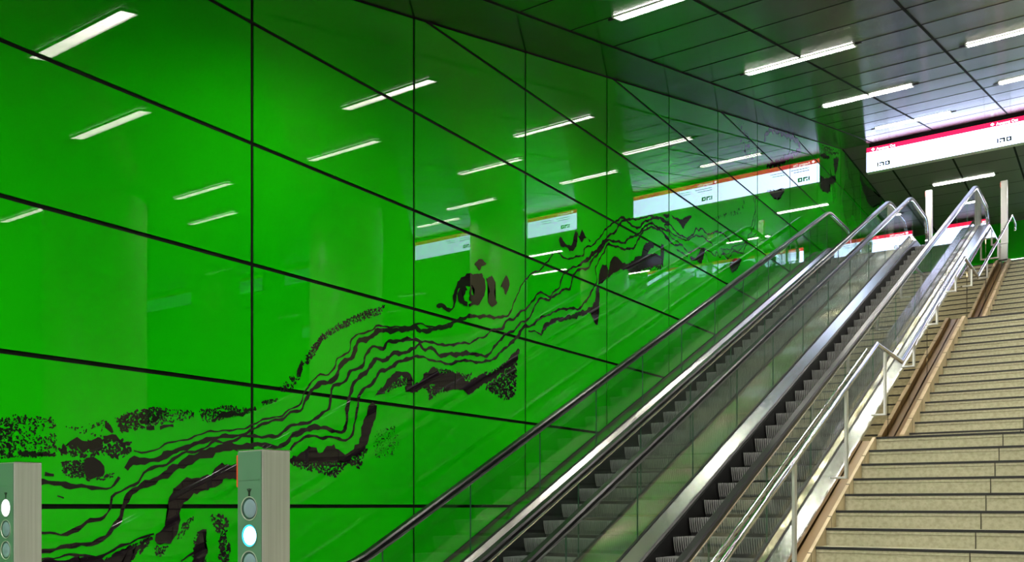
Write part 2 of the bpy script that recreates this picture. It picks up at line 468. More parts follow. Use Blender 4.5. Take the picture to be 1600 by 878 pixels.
band([('c1', [(1040, 172, 12), (1100, 158, 26), (1160, 148, 22), (1235, 128, 8)])], 0.012)
band([('c1', [(720, 212, 18), (760, 210, 22)])]); band([('c1', [(788, 211, 16), (855, 208, 16)])])
band([('c1', [(525, 180, 8), (535, 205, 24), (555, 240, 10)])])
band([('c1', [(440, 322, 20), (460, 295, 45), (492, 275, 25)])], 0.012)
band([('c1', [(510, 268, 14), (550, 265, 24), (585, 278, 16), (650, 280, 10)])], 0.012)
band([('c1', [(220, 445, 16), (265, 452, 12)])])
band([('c1', [(285, 545, 8), (315, 560, 8)])])
band([('c1', [(640, 865, 8), (690, 812, 8), (730, 798)])])
band([('c1', [(890, 868, 8), (960, 830, 12)])])
band([('c4', [(105, 842, 16), (130, 795, 30), (180, 762, 26), (260, 746, 24), (340, 722, 30), (420, 690, 26)])])
band([('c4', [(20, 826, 10), (60, 830, 8), (105, 850, 12)])])
band([('c6', [(242, 225, 20), (258, 165, 30), (300, 130, 34), (360, 140, 36), (430, 170, 40), (500, 205, 40), (545, 250, 46), (540, 300, 40), (500, 330, 34), (440, 360, 50), (390, 400, 46), (310, 425, 40), (262, 445, 20)])], 0.02)
band([('c6', [(98, 170, 16), (118, 230, 22), (70, 310, 20), (150, 370, 10)])], 0.03)
band([('c6', [(740, 262, 8), (780, 285), (800, 320), (835, 330), (880, 322)])], 0.02)
band([('c6', [(760, 300, 8), (800, 290), (850, 330)])], 0.02)
for L in ([(945, 380, 16), (960, 440, 30), (972, 520, 22), (1000, 600, 28), (1012, 700, 26), (1000, 850, 24)], [(985, 480, 8), (1010, 600, 10), (1020, 720, 9), (1030, 860, 9)]):
    band([('c6', L)], 0.03)
blob('c6', [(1060, 470), (1110, 590), (1250, 725), (1170, 790), (1110, 700), (1070, 570)], 0.03)
blob('c6', [(720, 345), (760, 330), (800, 360), (760, 372)], 0.03)
blob('c6', [(835, 370), (875, 370), (868, 440), (852, 505), (840, 440)], 0.03)
blob('c6', [(725, 520), (770, 545), (840, 515), (855, 570), (800, 600), (805, 650), (770, 660), (722, 620)], 0.03)
blob('c6', [(270, 650), (415, 640), (350, 720)], 0.03)
# dark pools
blob('c1', [(1200, 402), (1090, 395), (1050, 440), (1000, 455), (920, 465), (870, 505), (840, 560), (825, 620), (820, 680), (770, 745), (770, 780), (830, 790), (880, 720), (890, 640), (910, 585), (960, 545), (1040, 515), (1090, 490), (1120, 465), (1200, 472)])
blob('c1', [(415, 385), (450, 362), (490, 380), (520, 430), (490, 460), (440, 468), (412, 440)])
blob('c1', [(300, 300), (350, 275), (440, 282), (435, 330), (400, 350), (380, 300), (330, 320), (305, 345)], 0.02)
blob('c1', [(975, 725), (1015, 720), (1010, 790), (1020, 830), (1000, 890), (950, 890), (965, 790)])
blob('c1', [(190, 876), (330, 856), (440, 860), (520, 862), (580, 836), (640, 802), (740, 748), (660, 830), (600, 890), (190, 890)], 0.02)
blob('c2', [(215, 745), (260, 730), (300, 695), (330, 705), (350, 725), (400, 690), (440, 715), (470, 735), (520, 690), (560, 692), (550, 720), (500, 745), (470, 770), (400, 760), (330, 768), (215, 770)], 0.02)
blob('c2', [(580, 500), (605, 500), (605, 560), (578, 640), (560, 692), (528, 692), (535, 640), (550, 580), (565, 530)])
blob('c2', [(600, 470), (620, 440), (680, 370), (720, 350), (760, 365), (775, 400), (742, 372), (700, 385), (660, 430)], 0.015)
blob('c3', [(0, 680), (30, 740), (100, 660), (150, 640), (170, 665), (260, 670), (300, 690), (330, 720), (400, 680), (450, 675), (520, 640), (580, 570), (625, 530), (610, 600), (560, 640), (500, 690), (420, 735), (340, 785), (290, 765), (200, 755), (130, 740), (40, 770), (-25, 760)], 0.015)
band([('c3', [(152, 286, 10), (182, 282, 34), (212, 306, 24), (244, 300, 10), (256, 250, 26), (268, 190, 30), (300, 140, 36), (350, 116, 30), (400, 114, 20)])], 0.004)
band([('c3', [(405, 100, 26), (412, 150, 44), (408, 210, 46), (388, 256, 34), (360, 272, 20), (338, 284, 14)])], 0.004)
band([('c3', [(322, 180, 30), (300, 214, 34), (290, 244, 30), (300, 266, 26), (330, 278, 24)])], 0.004)
blob('c3', [(300, 150), (330, 118), (380, 108), (424, 122), (430, 190), (412, 250), (380, 276), (352, 262), (338, 236), (372, 214), (360, 168), (320, 178), (296, 196)], 0.012)
blob('c3', [(276, 200), (300, 170), (322, 190), (300, 226), (318, 262), (300, 280), (276, 262)], 0.012)
band([('c3', [(352, 170, 16), (346, 210, 22), (356, 250, 20)])], 0.006)
blob('c3', [(435, 130), (468, 112), (486, 150), (484, 215), (497, 268), (472, 292), (448, 262), (455, 200)])
blob('c3', [(520, 175), (536, 140), (552, 108), (568, 165), (546, 218), (536, 190)])
blob('c3', [(368, 46), (402, 14), (436, 44), (412, 60), (392, 80)])
blob('c4', [(210, 250), (230, 240), (236, 268), (268, 292), (292, 290), (306, 230), (314, 195), (326, 250), (312, 310), (285, 330), (255, 302), (222, 298)])
blob('c4', [(320, 195), (342, 240), (354, 190), (376, 235), (408, 270), (374, 246), (356, 274), (330, 235)])
blob('c4', [(455, 545), (470, 440), (490, 412), (512, 425), (518, 470), (500, 505)])
blob('c4', [(515, 500), (535, 390), (560, 362), (590, 380), (602, 410), (590, 445), (550, 465)])
blob('c4', [(596, 395), (650, 405), (690, 365), (728, 355), (760, 350), (825, 345), (858, 395), (800, 425), (740, 440), (690, 472), (630, 445), (596, 440)])
blob('c4', [(728, 360), (745, 290), (785, 268), (805, 298), (770, 325), (760, 352)])
blob('c4', [(442, 560), (462, 560), (462, 690), (450, 790), (420, 740), (408, 700), (438, 630)])
blob('c4', [(850, 285), (866, 300), (858, 430), (846, 360)])
blob('c5', [(300, 215), (340, 250), (410, 265), (450, 240), (500, 230), (495, 260), (465, 285), (440, 320), (418, 358), (390, 310), (360, 280), (318, 250)])
blob('c5', [(215, 215), (285, 220), (255, 255)])
blob('c5', [(490, 635), (550, 640), (595, 560), (635, 565), (600, 695), (560, 675), (500, 668)])
blob('c5', [(875, 710), (920, 655), (990, 660), (960, 740), (910, 790), (885, 760)])
me = bpy.data.meshes.new('mural_ink'); ink.normal_update()
for f in ink.faces:
    if f.normal.x < 0: f.normal_flip()
ink.to_mesh(me); ink.free()
INK = link('mural_ink', me, M_INK, WALL)
INK['label'] = 'black painted lines and pools flowing across the green panels'
# fine splatter: countless dots
sp = bmesh.new()
def inside(p, poly):
    c = False
    n = len(poly)
    for i in range(n):
        (x0, y0), (x1, y1) = poly[i], poly[(i + 1) % n]
        if (y0 > p[1]) != (y1 > p[1]) and p[0] < (x1 - x0) * (p[1] - y0) / (y1 - y0) + x0:
            c = not c
    return c
def splatter(c, poly, n, s0=2.0, s1=6.0, ang=None):
    xs = [p[0] for p in poly]; ys = [p[1] for p in poly]
    sc = CROPS[c][2]
    k = 0; tries = 0
    while k < n and tries < n * 12:
        tries += 1
        p = (R.uniform(min(xs), max(xs)), R.uniform(min(ys), max(ys)))
        if not inside(p, poly): continue
        k += 1
        y, z = wall_pt(*cp(c, *p))
        mpp = (-(SN) * WALL_X + CS * y) / F_PX
        r = R.uniform(s0, s1) ** 1.0 / sc * mpp
        q = R.randint(5, 8)
        st = R.uniform(1.0, 2.4); a0 = R.uniform(0, 6.28) if ang is None else ang + R.uniform(-.5, .5)
        vs = []
        for i in range(q):
            a = 6.283 * i / q
            rr = r * R.uniform(0.45, 1.2)
            u, v = math.cos(a) * rr * st, math.sin(a) * rr
            vs.append(sp.verts.new((WALL_X + 0.0009 + 2e-7 * k, y + u * math.cos(a0) - v * math.sin(a0), z + u * math.sin(a0) + v * math.cos(a0))))
        sp.faces.new(vs)
splatter('c1', [(0, 165), (60, 150), (270, 165), (285, 350), (200, 365), (0, 365)], 430, 2, 6.5)
splatter('c1', [(0, 165), (60, 170), (60, 365), (0, 365)], 60, 3, 8)
splatter('c1', [(100, 335), (270, 340), (270, 355), (100, 352)], 60, 4, 10, 0)
splatter('c1', [(565, 165), (640, 138), (760, 115), (800, 120), (790, 180), (700, 215), (600, 240)], 420, 2.5, 7)
splatter('c1', [(790, 120), (880, 125), (960, 135), (950, 165), (850, 190), (760, 205)], 150, 2, 6)
splatter('c1', [(980, 125), (1120, 105), (1230, 120), (1200, 155), (1040, 185), (1000, 180)], 260, 2, 6)
splatter('c1', [(300, 205), (400, 210), (520, 170), (560, 200), (520, 260), (430, 255)], 45, 2, 6, 0.8)
splatter('c1', [(300, 295), (440, 280), (500, 265), (650, 285), (640, 345), (590, 370), (500, 350), (420, 360), (300, 350)], 190, 3, 11)
splatter('c1', [(305, 385), (420, 375), (415, 460), (360, 465), (310, 440)], 260, 2, 6)
splatter('c1', [(420, 455), (560, 440), (560, 470), (430, 478)], 40, 3, 7, 0.3)
splatter('c1', [(1035, 650), (1090, 640), (1130, 680), (1110, 750), (1140, 800), (1120, 890), (1080, 890), (1085, 760)], 240, 2, 8)
splatter('c1', [(870, 770), (900, 690), (950, 650), (960, 660), (900, 760)], 90, 2, 5)
splatter('c1', [(760, 800), (830, 795), (800, 850), (770, 850)], 70, 2, 5)
splatter('c1', [(520, 860), (640, 800), (760, 750), (700, 830), (620, 890), (520, 890)], 130, 3, 12, 0.7)
splatter('c1', [(960, 730), (1020, 720), (1025, 880), (950, 880)], 80, 2, 6)
splatter('c1', [(0, 420), (15, 420), (15, 878), (0, 878)], 25, 5, 12)
splatter('c2', [(350, 190), (390, 160), (480, 110), (560, 75), (645, 52), (630, 90), (540, 120), (460, 155), (390, 190), (350, 225)], 520, 1.5, 4.5)
splatter('c2', [(350, 195), (365, 200), (330, 270), (290, 325), (285, 290), (310, 240)], 150, 2, 6)
splatter('c2', [(262, 308), (277, 318), (262, 372), (244, 368)], 60, 3, 8, 1.3)
splatter('c2', [(215, 375), (260, 380), (230, 430), (170, 445), (170, 425)], 70, 2, 6)
splatter('c2', [(80, 490), (160, 475), (150, 495), (90, 505)], 60, 2, 5)
splatter('c2', [(0, 530), (60, 515), (60, 530), (0, 545)], 40, 2, 5)
splatter('c2', [(215, 750), (330, 720), (470, 740), (560, 690), (565, 720), (530, 800), (480, 770), (420, 835), (370, 820), (290, 800), (220, 780)], 650, 2, 7)
splatter('c2', [(610, 620), (690, 600), (720, 660), (690, 740), (610, 750), (595, 690)], 210, 1.2, 3.2)
splatter('c2', [(610, 450), (680, 390), (760, 370), (765, 405), (700, 425), (640, 455)], 260, 2, 5)
splatter('c3', [(95, 745), (180, 740), (260, 755), (150, 790), (115, 820)], 210, 2, 8)
splatter('c3', [(110, 640), (230, 650), (330, 680), (360, 670), (330, 720), (290, 690), (170, 668)], 160, 2, 6)
splatter('c3', [(420, 670), (500, 640), (560, 600), (545, 640), (480, 685)], 120, 2, 6)
splatter('c3', [(430, 745), (500, 700), (580, 630), (615, 590), (605, 790), (560, 825), (490, 790)], 520, 2.5, 9)
splatter('c3', [(340, 110), (430, 100), (420, 180), (350, 170)], 50, 2, 6)
splatter('c4', [(740, 420), (860, 400), (850, 440), (740, 450)], 70, 3, 8)
splatter('c5', [(700, 270), (760, 230), (950, 180), (1030, 60), (1010, 200), (880, 240)], 50, 3, 9)
splatter('c6', [(40, 60), (60, 60), (110, 180), (180, 350), (60, 420), (40, 300)], 60, 3, 9)
splatter('c6', [(720, 255), (900, 300), (900, 340), (720, 330)], 70, 3, 8)
me = bpy.data.meshes.new('mural_splatter'); sp.normal_update()
for f in sp.faces:
    if f.normal.x < 0: f.normal_flip()
sp.to_mesh(me); sp.free()
SPL = link('mural_splatter', me, M_INK, WALL); SPL['kind'] = 'stuff'

# ------------------------------------------------------------------ escalators
STEP = 0.389
def nose_z(y):
    return min(Z_UP, max(0.0, -2.6 + K_ESC * y))
def line_path(h, y_a, y_b, r0=1.6, r1=1.2, seg=10):
    """(y, z) path running h above the nosing line, level at both ends"""
    yl, yh = 2.6 / K_ESC, (Z_UP + 2.6) / K_ESC
    return fillet([(y_a, h), (yl, h), (yh, Z_UP + h), (y_b, Z_UP + h)], [r0, r1], seg)

def step_mesh(w):
    bm = bmesh.new()
    n = 42
    box(bm, 0, w, 0.062, STEP + 0.07, -0.20, -0.009, 1)
    pitch = w / n
    for i in range(n):
        x0 = i * pitch + pitch * 0.25; x1 = x0 + pitch * 0.50
        # slightly bowed riser cleat
        prof = [(0.0, -0.001), (0.0, -0.012), (0.006, -0.05), (0.020, -0.10), (0.040, -0.148), (0.075, -0.148), (0.07, -0.06), (0.065, -0.012), (STEP + 0.02, -0.012), (STEP + 0.02, 0.0)]
        prism_x(bm, prof, x0, x1, 0)
    me = bpy.data.meshes.new('step')
    bmesh.ops.recalc_face_normals(bm, faces=bm.faces)
    bm.to_mesh(me); bm.free()
    me.materials.append(M_STEP); me.materials.append(M_STEPDARK)
    return me

def make_escalator(name, label, xl, xr, phase, outer, glass_phase):
    root = thing(name, label, 'escalator', ((xl + xr) / 2, 4.5, 0))
    off = Vector(root.location)
    def put(n, bm, mat, parent=None, smooth=False, lab=None):
        bmesh.ops.translate(bm, verts=bm.verts, vec=-off)
        o = obj(n, bm, mat, parent or root, smooth)
        if lab: o['label'] = lab
        return o
    YA, YB = 4.25, 22.0                      # newel centres
    RN = 0.36
    H = 0.98
    top = line_path(H, YA, YB)
    arc0 = [(YA - RN * math.sin(a), H - RN + RN * math.cos(a)) for a in [math.pi * (1 - i / 14) for i in range(14)]]
    arc1 = [(YB + RN * math.sin(a), Z_UP + H - RN + RN * math.cos(a)) for a in [math.pi * (i + 1) / 14 for i in range(14)]]
    rail_path = arc0 + top + arc1
    deck = line_path(0.22, 3.75, 22.55)
    deck_low = line_path(0.08, 3.75, 22.55)
    for side, x in ((1, xl), (-1, xr)):
        bm = bmesh.new()
        prof = [(x - 0.030, -0.014), (x - 0.040, -0.006), (x - 0.040, 0.024), (x - 0.026, 0.038), (x + 0.026, 0.038), (x + 0.040, 0.024), (x + 0.040, -0.006), (x + 0.030, -0.014)]
        sweep(bm, rail_path, prof)
        put('handrail', bm, M_RUBBER, smooth=True)
        bm = bmesh.new()
        prof = [(x - 0.022, -0.045), (x - 0.028, -0.03), (x - 0.028, 0.001), (x + 0.028, 0.001), (x + 0.028, -0.03), (x + 0.022, -0.045)]
        sweep(bm, rail_path, prof)
        put('handrail_guide', bm, M_CHROME, smooth=True, lab='polished steel rail under the black handrail')
        # glass panes
        pitch = 1.30
        ya0 = YA - RN + 0.02
        cuts = [ya0]
        y = glass_phase
        while y < YB + RN - 0.5:
            if y > ya0 + 0.6: cuts.append(y)
            y += pitch
        cuts.append(YB + RN - 0.02)
        def top_z(y):
            if y < YA: return H - RN + math.sqrt(max(0, RN ** 2 - (y - YA) ** 2)) - 0.03
            if y > YB: return Z_UP + H - RN + math.sqrt(max(0, RN ** 2 - (y - YB) ** 2)) - 0.03
            return lerp_path(top, y) - 0.035
        for a, c in zip(cuts, cuts[1:]):
            bm = bmesh.new()
            ys = [a + 0.004 + (c - a - 0.008) * i / 12 for i in range(13)]
            lo = [(yy, lerp_path(deck, yy) - 0.02) for yy in ys]
            hi = [(yy, max(top_z(yy), lerp_path(deck, yy) + 0.01)) for yy in ys]
            va = [[bm.verts.new((x + sx, p[0], p[1])) for p in row] for sx in (-0.005, 0.005) for row in (lo, hi)]
            for i in range(12):
                bm.faces.new((va[0][i], va[1][i], va[1][i + 1], va[0][i + 1]))
                bm.faces.new((va[2][i], va[2][i + 1], va[3][i + 1], va[3][i]))
                bm.faces.new((va[1][i], va[3][i], va[3][i + 1], va[1][i + 1]))
            e0 = bm.faces.new((va[0][0], va[2][0], va[3][0], va[1][0])); e1 = bm.faces.new((va[0][12], va[1][12], va[3][12], va[2][12]))
            e0.material_index = e1.material_index = 1
            put('glass_pane', bm, [M_GLASS, M_GLASSEDGE])
        # seal at the foot of the glass
        bm = bmesh.new()
        sweep(bm, deck, [(x - 0.014, -0.02), (x - 0.014, 0.012), (x + 0.014, 0.012), (x + 0.014, -0.02)])
        put('glass_seal', bm, M_BLACK)
        # inner deck, sloping in to the skirt
        bm = bmesh.new()
        i0, i1 = x + side * 0.014, x + side * 0.085
        prof = [(i0, 0.0), (i1, -0.105), (i1, -0.13), (i0, -0.03)]
        sweep(bm, deck, prof)
        put('inner_deck', bm, M_DECK)
        bm = bmesh.new()
        sweep(bm, deck, [(x + side * 0.086, -0.108), (x + side * 0.104, -0.125), (x + side * 0.104, -0.145), (x + side * 0.086, -0.145)])
        put('skirt_brush', bm, M_BLACK)
        bm = bmesh.new()
        sweep(bm, deck, [(x + side * 0.090, -0.14), (x + side * 0.112, -0.14), (x + side * 0.112, -0.50), (x + side * 0.090, -0.50)])
        put('skirt_panel', bm, M_SKIRT)
    # steps
    w = xr - xl - 0.24
    me = step_mesh(w)
    y = phase
    while y > 5.2: y -= STEP
    first = None
    while y < 20.75:
        o = link('step', me, None, root)
        z = nose_z(y)
        if y < 5.9: z = max(z, 0.0)
        o.location = Vector((xl + 0.12, y, z)) - off
        y += STEP
    # comb plates and landing plates
    for y0, y1, z in ((3.75, 5.2, 0.0), (20.8, 22.6, Z_UP)):
        bm = bmesh.new()
        box(bm, xl + 0.11, xr - 0.11, y0, y1, z - 0.03, z + 0.012)
        x = xl + 0.14
        while x < xr - 0.15:
            box(bm, x, x + 0.012, y0 + 0.02, y1 - 0.02, z + 0.012, z + 0.016); x += 0.03
        put('landing_plate', bm, M_STEEL)
        bm = bmesh.new()
        ye = y1 if z == 0 else y0
        s = 1 if z == 0 else -1
        x = xl + 0.13
        while x < xr - 0.14:
            prism_x(bm, [(ye, z + 0.012), (ye + s * 0.16, z - 0.002), (ye + s * 0.16, z - 0.012), (ye, z - 0.01)] if s > 0 else [(ye, z - 0.01), (ye + s * 0.16, z - 0.012), (ye + s * 0.16, z - 0.002), (ye, z + 0.012)], x, x + 0.012)
            x += 0.026
        put('comb_plate', bm, M_DECK)
    # casing below
    bm = bmesh.new()
    sweep(bm, line_path(-0.28, 3.75, 22.4), [(xl + 0.0, 0.0), (xr - 0.0, 0.0), (xr - 0.0, -0.35), (xl + 0.0, -0.35)])
    put('casing', bm, M_SKIRT)
    outer(put, deck)
    return root

def outer_first(put, deck):
    bm = bmesh.new()
    sweep(bm, deck, [(WALL_X + 0.012, -0.06), (-5.475, -0.02), (-5.475, -0.06), (WALL_X + 0.012, -0.10)])
    put('outer_deck', bm, M_CDECK)
    bm = bmesh.new()
    sweep(bm, deck, [(WALL_X + 0.002, -0.062), (WALL_X + 0.002, -0.035), (WALL_X + 0.018, -0.035), (WALL_X + 0.018, -0.062)])
    put('wall_seal', bm, M_BLACK)
    # broad deck shared with the next run
    cuts = [3.75, 5.6, 8.2, 10.8, 13.4, 16.0, 18.6, 22.5]
    for a, c in zip(cuts, cuts[1:]):
        ys = [a + 0.003 + (c - a - 0.006) * i / 24 for i in range(25)]
        bm = bmesh.new()
        sweep(bm, [(yy, lerp_path(deck, yy)) for yy in ys], [(-4.206, -0.005), (-3.835, -0.005), (-3.835, -0.03), (-4.206, -0.03)])
        put('centre_deck', bm, M_CDECK)

STAIR_X = -2.18
CLAD_X = -2.315
# flights: first nosing (y, z), rise, run, count
FL = [(9.99 - 14 * 0.3155, 2.26 - 14 * 0.1507, 0.1507, 0.3155, 15), (11.71, 2.26 + 0.1558, 0.1558, 0.3393, 15), (18.33, 4.597 + 0.1602, 0.1602, 0.34, 15)]
def stair_line(y):
    """height of the nosing line / landings at y"""
    z = 0.0
    for (y0, z0, rise, run, n) in FL:
        if y < y0 - run: return z
        z = min(z0 + (y - y0) * rise / run, z0 + rise * (n - 1))
        if y < y0 + run * (n - 1): return max(0.0, z)
    return Z_UP

def outer_second(put, deck):
    bm = bmesh.new()
    sweep(bm, deck, [(-3.830, -0.005), (-3.806, -0.005), (-3.806, -0.03), (-3.830, -0.03)])
    put('deck_edge', bm, M_CDECK)
    bm = bmesh.new()
    sweep(bm, deck, [(-2.556, 0.0), (-2.492, 0.0), (-2.492, -0.03), (-2.556, -0.03)])
    put('glass_clamp', bm, M_CDECK)
    bm = bmesh.new()
    sweep(bm, deck, [(-2.491, -0.006), (-2.466, -0.006), (-2.466, -0.04), (-2.491, -0.04)])
    put('deck_groove', bm, M_BLACK)
    cuts = [3.75, 6.3, 8.9, 11.5, 14.1, 16.7, 19.3, 22.55]
    for a, c in zip(cuts, cuts[1:]):
        ys = [a + 0.0015 + (c - a - 0.003) * i / 24 for i in range(25)]
        bm = bmesh.new()
        sweep(bm, [(yy, lerp_path(deck, yy)) for yy in ys], [(-2.465, 0.0), (-2.335, -0.004), (-2.322, -0.012), (-2.320, -0.05), (-2.326, -0.05), (-2.336, -0.02), (-2.465, -0.018)])
        put('outer_deck', bm, M_DECK, lab='silver steel deck outside the glass')
    # polished side cladding above the stair curb, each sheet set a hair differently
    rr = random.Random(3)
    y = 3.75
    while y < 22.5:
        y1 = min(22.5, y + 1.25)
        bm = bmesh.new()
        d0, d1 = rr.uniform(-0.004, 0.004), rr.uniform(-0.004, 0.004)
        n = 8
        f0, f1, b0, b1 = [], [], [], []
        for i in range(n + 1):
            yy = y + 0.003 + (y1 - y - 0.006) * i / n
            xx = CLAD_X - 0.012 + d0 + (d1 - d0) * i / n
            zt = lerp_path(deck, yy) - 0.03
            zb = min(zt - 0.02, max(0.0, stair_line(yy) - 0.25))
            f0.append(bm.verts.new((xx, yy, zb))); f1.append(bm.verts.new((xx, yy, zt)))
            b0.append(bm.verts.new((xx - 0.004, yy, zb))); b1.append(bm.verts.new((xx - 0.004, yy, zt)))
        for i in range(n):
            bm.faces.new((f0[i], f0[i + 1], f1[i + 1], f1[i])); bm.faces.new((b0[i], b1[i], b1[i + 1], b0[i + 1]))
            bm.faces.new((f1[i], f1[i + 1], b1[i + 1], b1[i])); bm.faces.new((f0[i], b0[i], b0[i + 1], f0[i + 1]))
        bm.faces.new((f0[0], f1[0], b1[0], b0[0])); bm.faces.new((f0[n], b0[n], b1[n], f1[n]))
        put('side_cladding', bm, M_CLAD, lab='mirror-like bronze tinted sheet facing the stairs')
        y = y1

make_escalator('escalator', 'escalator nearest the green wall, black handrails and clear glass sides', -5.46, -4.22, 7.74, outer_first, 4.75)
make_escalator('escalator', 'right-hand escalator beside the stone stairs, with mirror-like side cladding', -3.79, -2.57, 8.22, outer_second, 5.1)

# ------------------------------------------------------------------ stone stairs
X1 = 2.3
stairs = thing('staircase', 'wide beige stone stairs in three flights with black nosings', 'stairs', ((STAIR_X + X1) / 2, 5.5, 0))
SO = Vector(stairs.location)
W2 = (X1 - STAIR_X) / 2
for (y0, z0, rise, run, n) in FL:
    bm = bmesh.new()
    box(bm, -W2, W2, 0.004, run + 0.03, -0.045, -0.0005, 0)
    box(bm, -W2, W2, 0.010, run + 0.03, -rise - 0.002, -0.047, 0)
    box(bm, -W2, W2, 0.0135, run + 0.02, -0.05, -0.044, 1)
    x = -W2 + 1.164
    while x < W2:
        box(bm, x - 0.004, x + 0.004, 0.0025, 0.02, -rise, -0.018, 1); x += 1.164
    me = bpy.data.meshes.new('step'); bmesh.ops.recalc_face_normals(bm, faces=bm.faces); bm.to_mesh(me); bm.free()
    me.materials.append(M_STONE); me.materials.append(M_JOINTSTONE)
    bm = bmesh.new(); box(bm, -W2 - 0.001, W2, 0.0, 0.05, -0.020, 0.002)
    mn = bpy.data.meshes.new('nosing'); bmesh.ops.recalc_face_normals(bm, faces=bm.faces); bm.to_mesh(mn); bm.free()
    mn.materials.append(M_BLACK)
    for i in range(n):
        o = link('step', me, None, stairs)
        o.location = Vector(((STAIR_X + X1) / 2, y0 + run * i, z0 + rise * i)) - SO
        nn = link('nosing', mn, None, o)
        if i == n - 1 and z0 + rise * i < Z_UP - 0.1:
            bm = bmesh.new()
            nxt = {0: FL[1][0], 1: FL[2][0]}[FL.index((y0, z0, rise, run, n))]
            box(bm, -W2, W2, run, nxt - (y0 + run * i) + 0.03, -0.25, 0)
            lo = obj('landing', bm, M_STONE, stairs); lo.location = o.location
# curb between stairs and cladding, following each flight and flush with the landings
bm = bmesh.new()
for (y0, z0, rise, run, n) in FL:
    ya, za = y0 - run * 0.9, z0 - rise * 0.9
    yb, zb = y0 + run * (n - 1), z0 + rise * (n - 1)
    sl = rise / run
    first = FL.index((y0, z0, rise, run, n)) == 0
    e, wl, dg = (0.016, 0.030, 0.05) if first else (0.105, 0.050, 0.09)
    def curb_poly(e):
        return [(ya, za - 0.15), (ya, za + e), (yb - max(0.02, e / sl), zb - 0.001 if e > 0 else zb - 0.02 * sl + e), (yb, zb - 0.001 + min(0, e)), (yb + 1.6, zb - 0.001 + min(0, e)), (yb + 1.6, zb - 0.5), (yb, zb - 0.5)]
    prism_x(bm, curb_poly(e), STAIR_X - wl, STAIR_X - 0.001, 0)
    prism_x(bm, curb_poly(e - dg), CLAD_X - 0.002, STAIR_X - wl - 0.001, 2)  # strip coloured as the curb mirrored in the cladding
    k = 0
    y = ya + 0.5
    while y < yb - 0.3:
        z = z0 + (y - y0) * rise / run + e
        prism_x(bm, [(y - 0.003, z - 0.2), (y - 0.003, z + 0.0012), (y + 0.003, z + 0.0040), (y + 0.003, z - 0.2)], STAIR_X - wl - 0.0005, STAIR_X + 0.0005, 1)
        y += 0.62
bmesh.ops.translate(bm, verts=bm.verts, vec=-SO)
o = obj('curb', bm, [M_CURB, M_JOINTSTONE, M_CURB_REFLECT], stairs); o['label'] = 'sandy stone curb along the left edge of the steps'
# parapet on the far side of the stairs (outside the picture)
bm = bmesh.new()
ys = [5.0 + i * 0.5 for i in range(38)]
n = len(ys)
prism_x(bm, [(y, stair_line(y) - 0.6) for y in ys] + [(y, stair_line(y) + 0.9) for y in reversed(ys)], X1 + 0.01, X1 + 0.16)
structure('wall_parapet', bm, M_PLASTER)
bm = bmesh.new(); box(bm, X1 + 0.16, XR, 5.6, 23.2, -0.2, 0.0)
structure('floor_side', bm, M_FLOOR)

# ------------------------------------------------------------------ stair handrail
RX = STAIR_X
rail = thing('stair_handrail', 'polished steel stair handrail kinked at the landings, between stairs and escalator', 'handrail', (RX, 4.8, 0))
RO = Vector(rail.location)
pts = [(RX, 4.9, 0.83), (RX, 5.67, 1.19), (RX, 10.02, 3.23), (RX, 11.26, 3.21), (RX, 16.11, 5.50), (RX, 17.67, 5.52), (RX, 23.15, 8.02), (RX, 23.85, 8.02), (RX, 23.85, 7.86)]
bm = bmesh.new()
tube(bm, [Vector(p) - RO for p in pts], 0.024, 14)
obj('rail', bm, M_CHROME, rail, True)
bm = bmesh.new()
d = Vector((-0.075, 0, -0.012))
tube(bm, [Vector(pts[0]) + d - RO, Vector(pts[1]) + d - RO, Vector(pts[2]) + d + Vector((0, -0.12, -0.055)) - RO], 0.014, 10)
obj('grip_rail', bm, M_CHROME, rail, True)
def post(y, ztop, zbot, parent=rail, w=0.030):
    bm = bmesh.new()
    box(bm, RX - 0.012, RX + 0.012, y - w, y + w, zbot, ztop, 0, 0.003)
    box(bm, CLAD_X - 0.004, RX - 0.011, y - w, y + w, zbot, zbot + 0.02, 0, 0.003)
    bmesh.ops.translate(bm, verts=bm.verts, vec=-RO)
    obj('post', bm, M_STEEL, parent)
for y, zt, zb in ((5.6, 1.14, 0.25), (7.19, 1.88, 1.05), (8.78, 2.62, 1.80), (10.40, 3.20, 2.52), (11.99, 3.54, 3.24), (13.6, 4.30, 4.02), (15.21, 5.06, 4.78), (16.9, 5.48, 5.2), (18.9, 6.05, 5.75), (20.6, 6.83, 6.5), (22.3, 7.6, 7.2)):
    post(y, zt, zb)

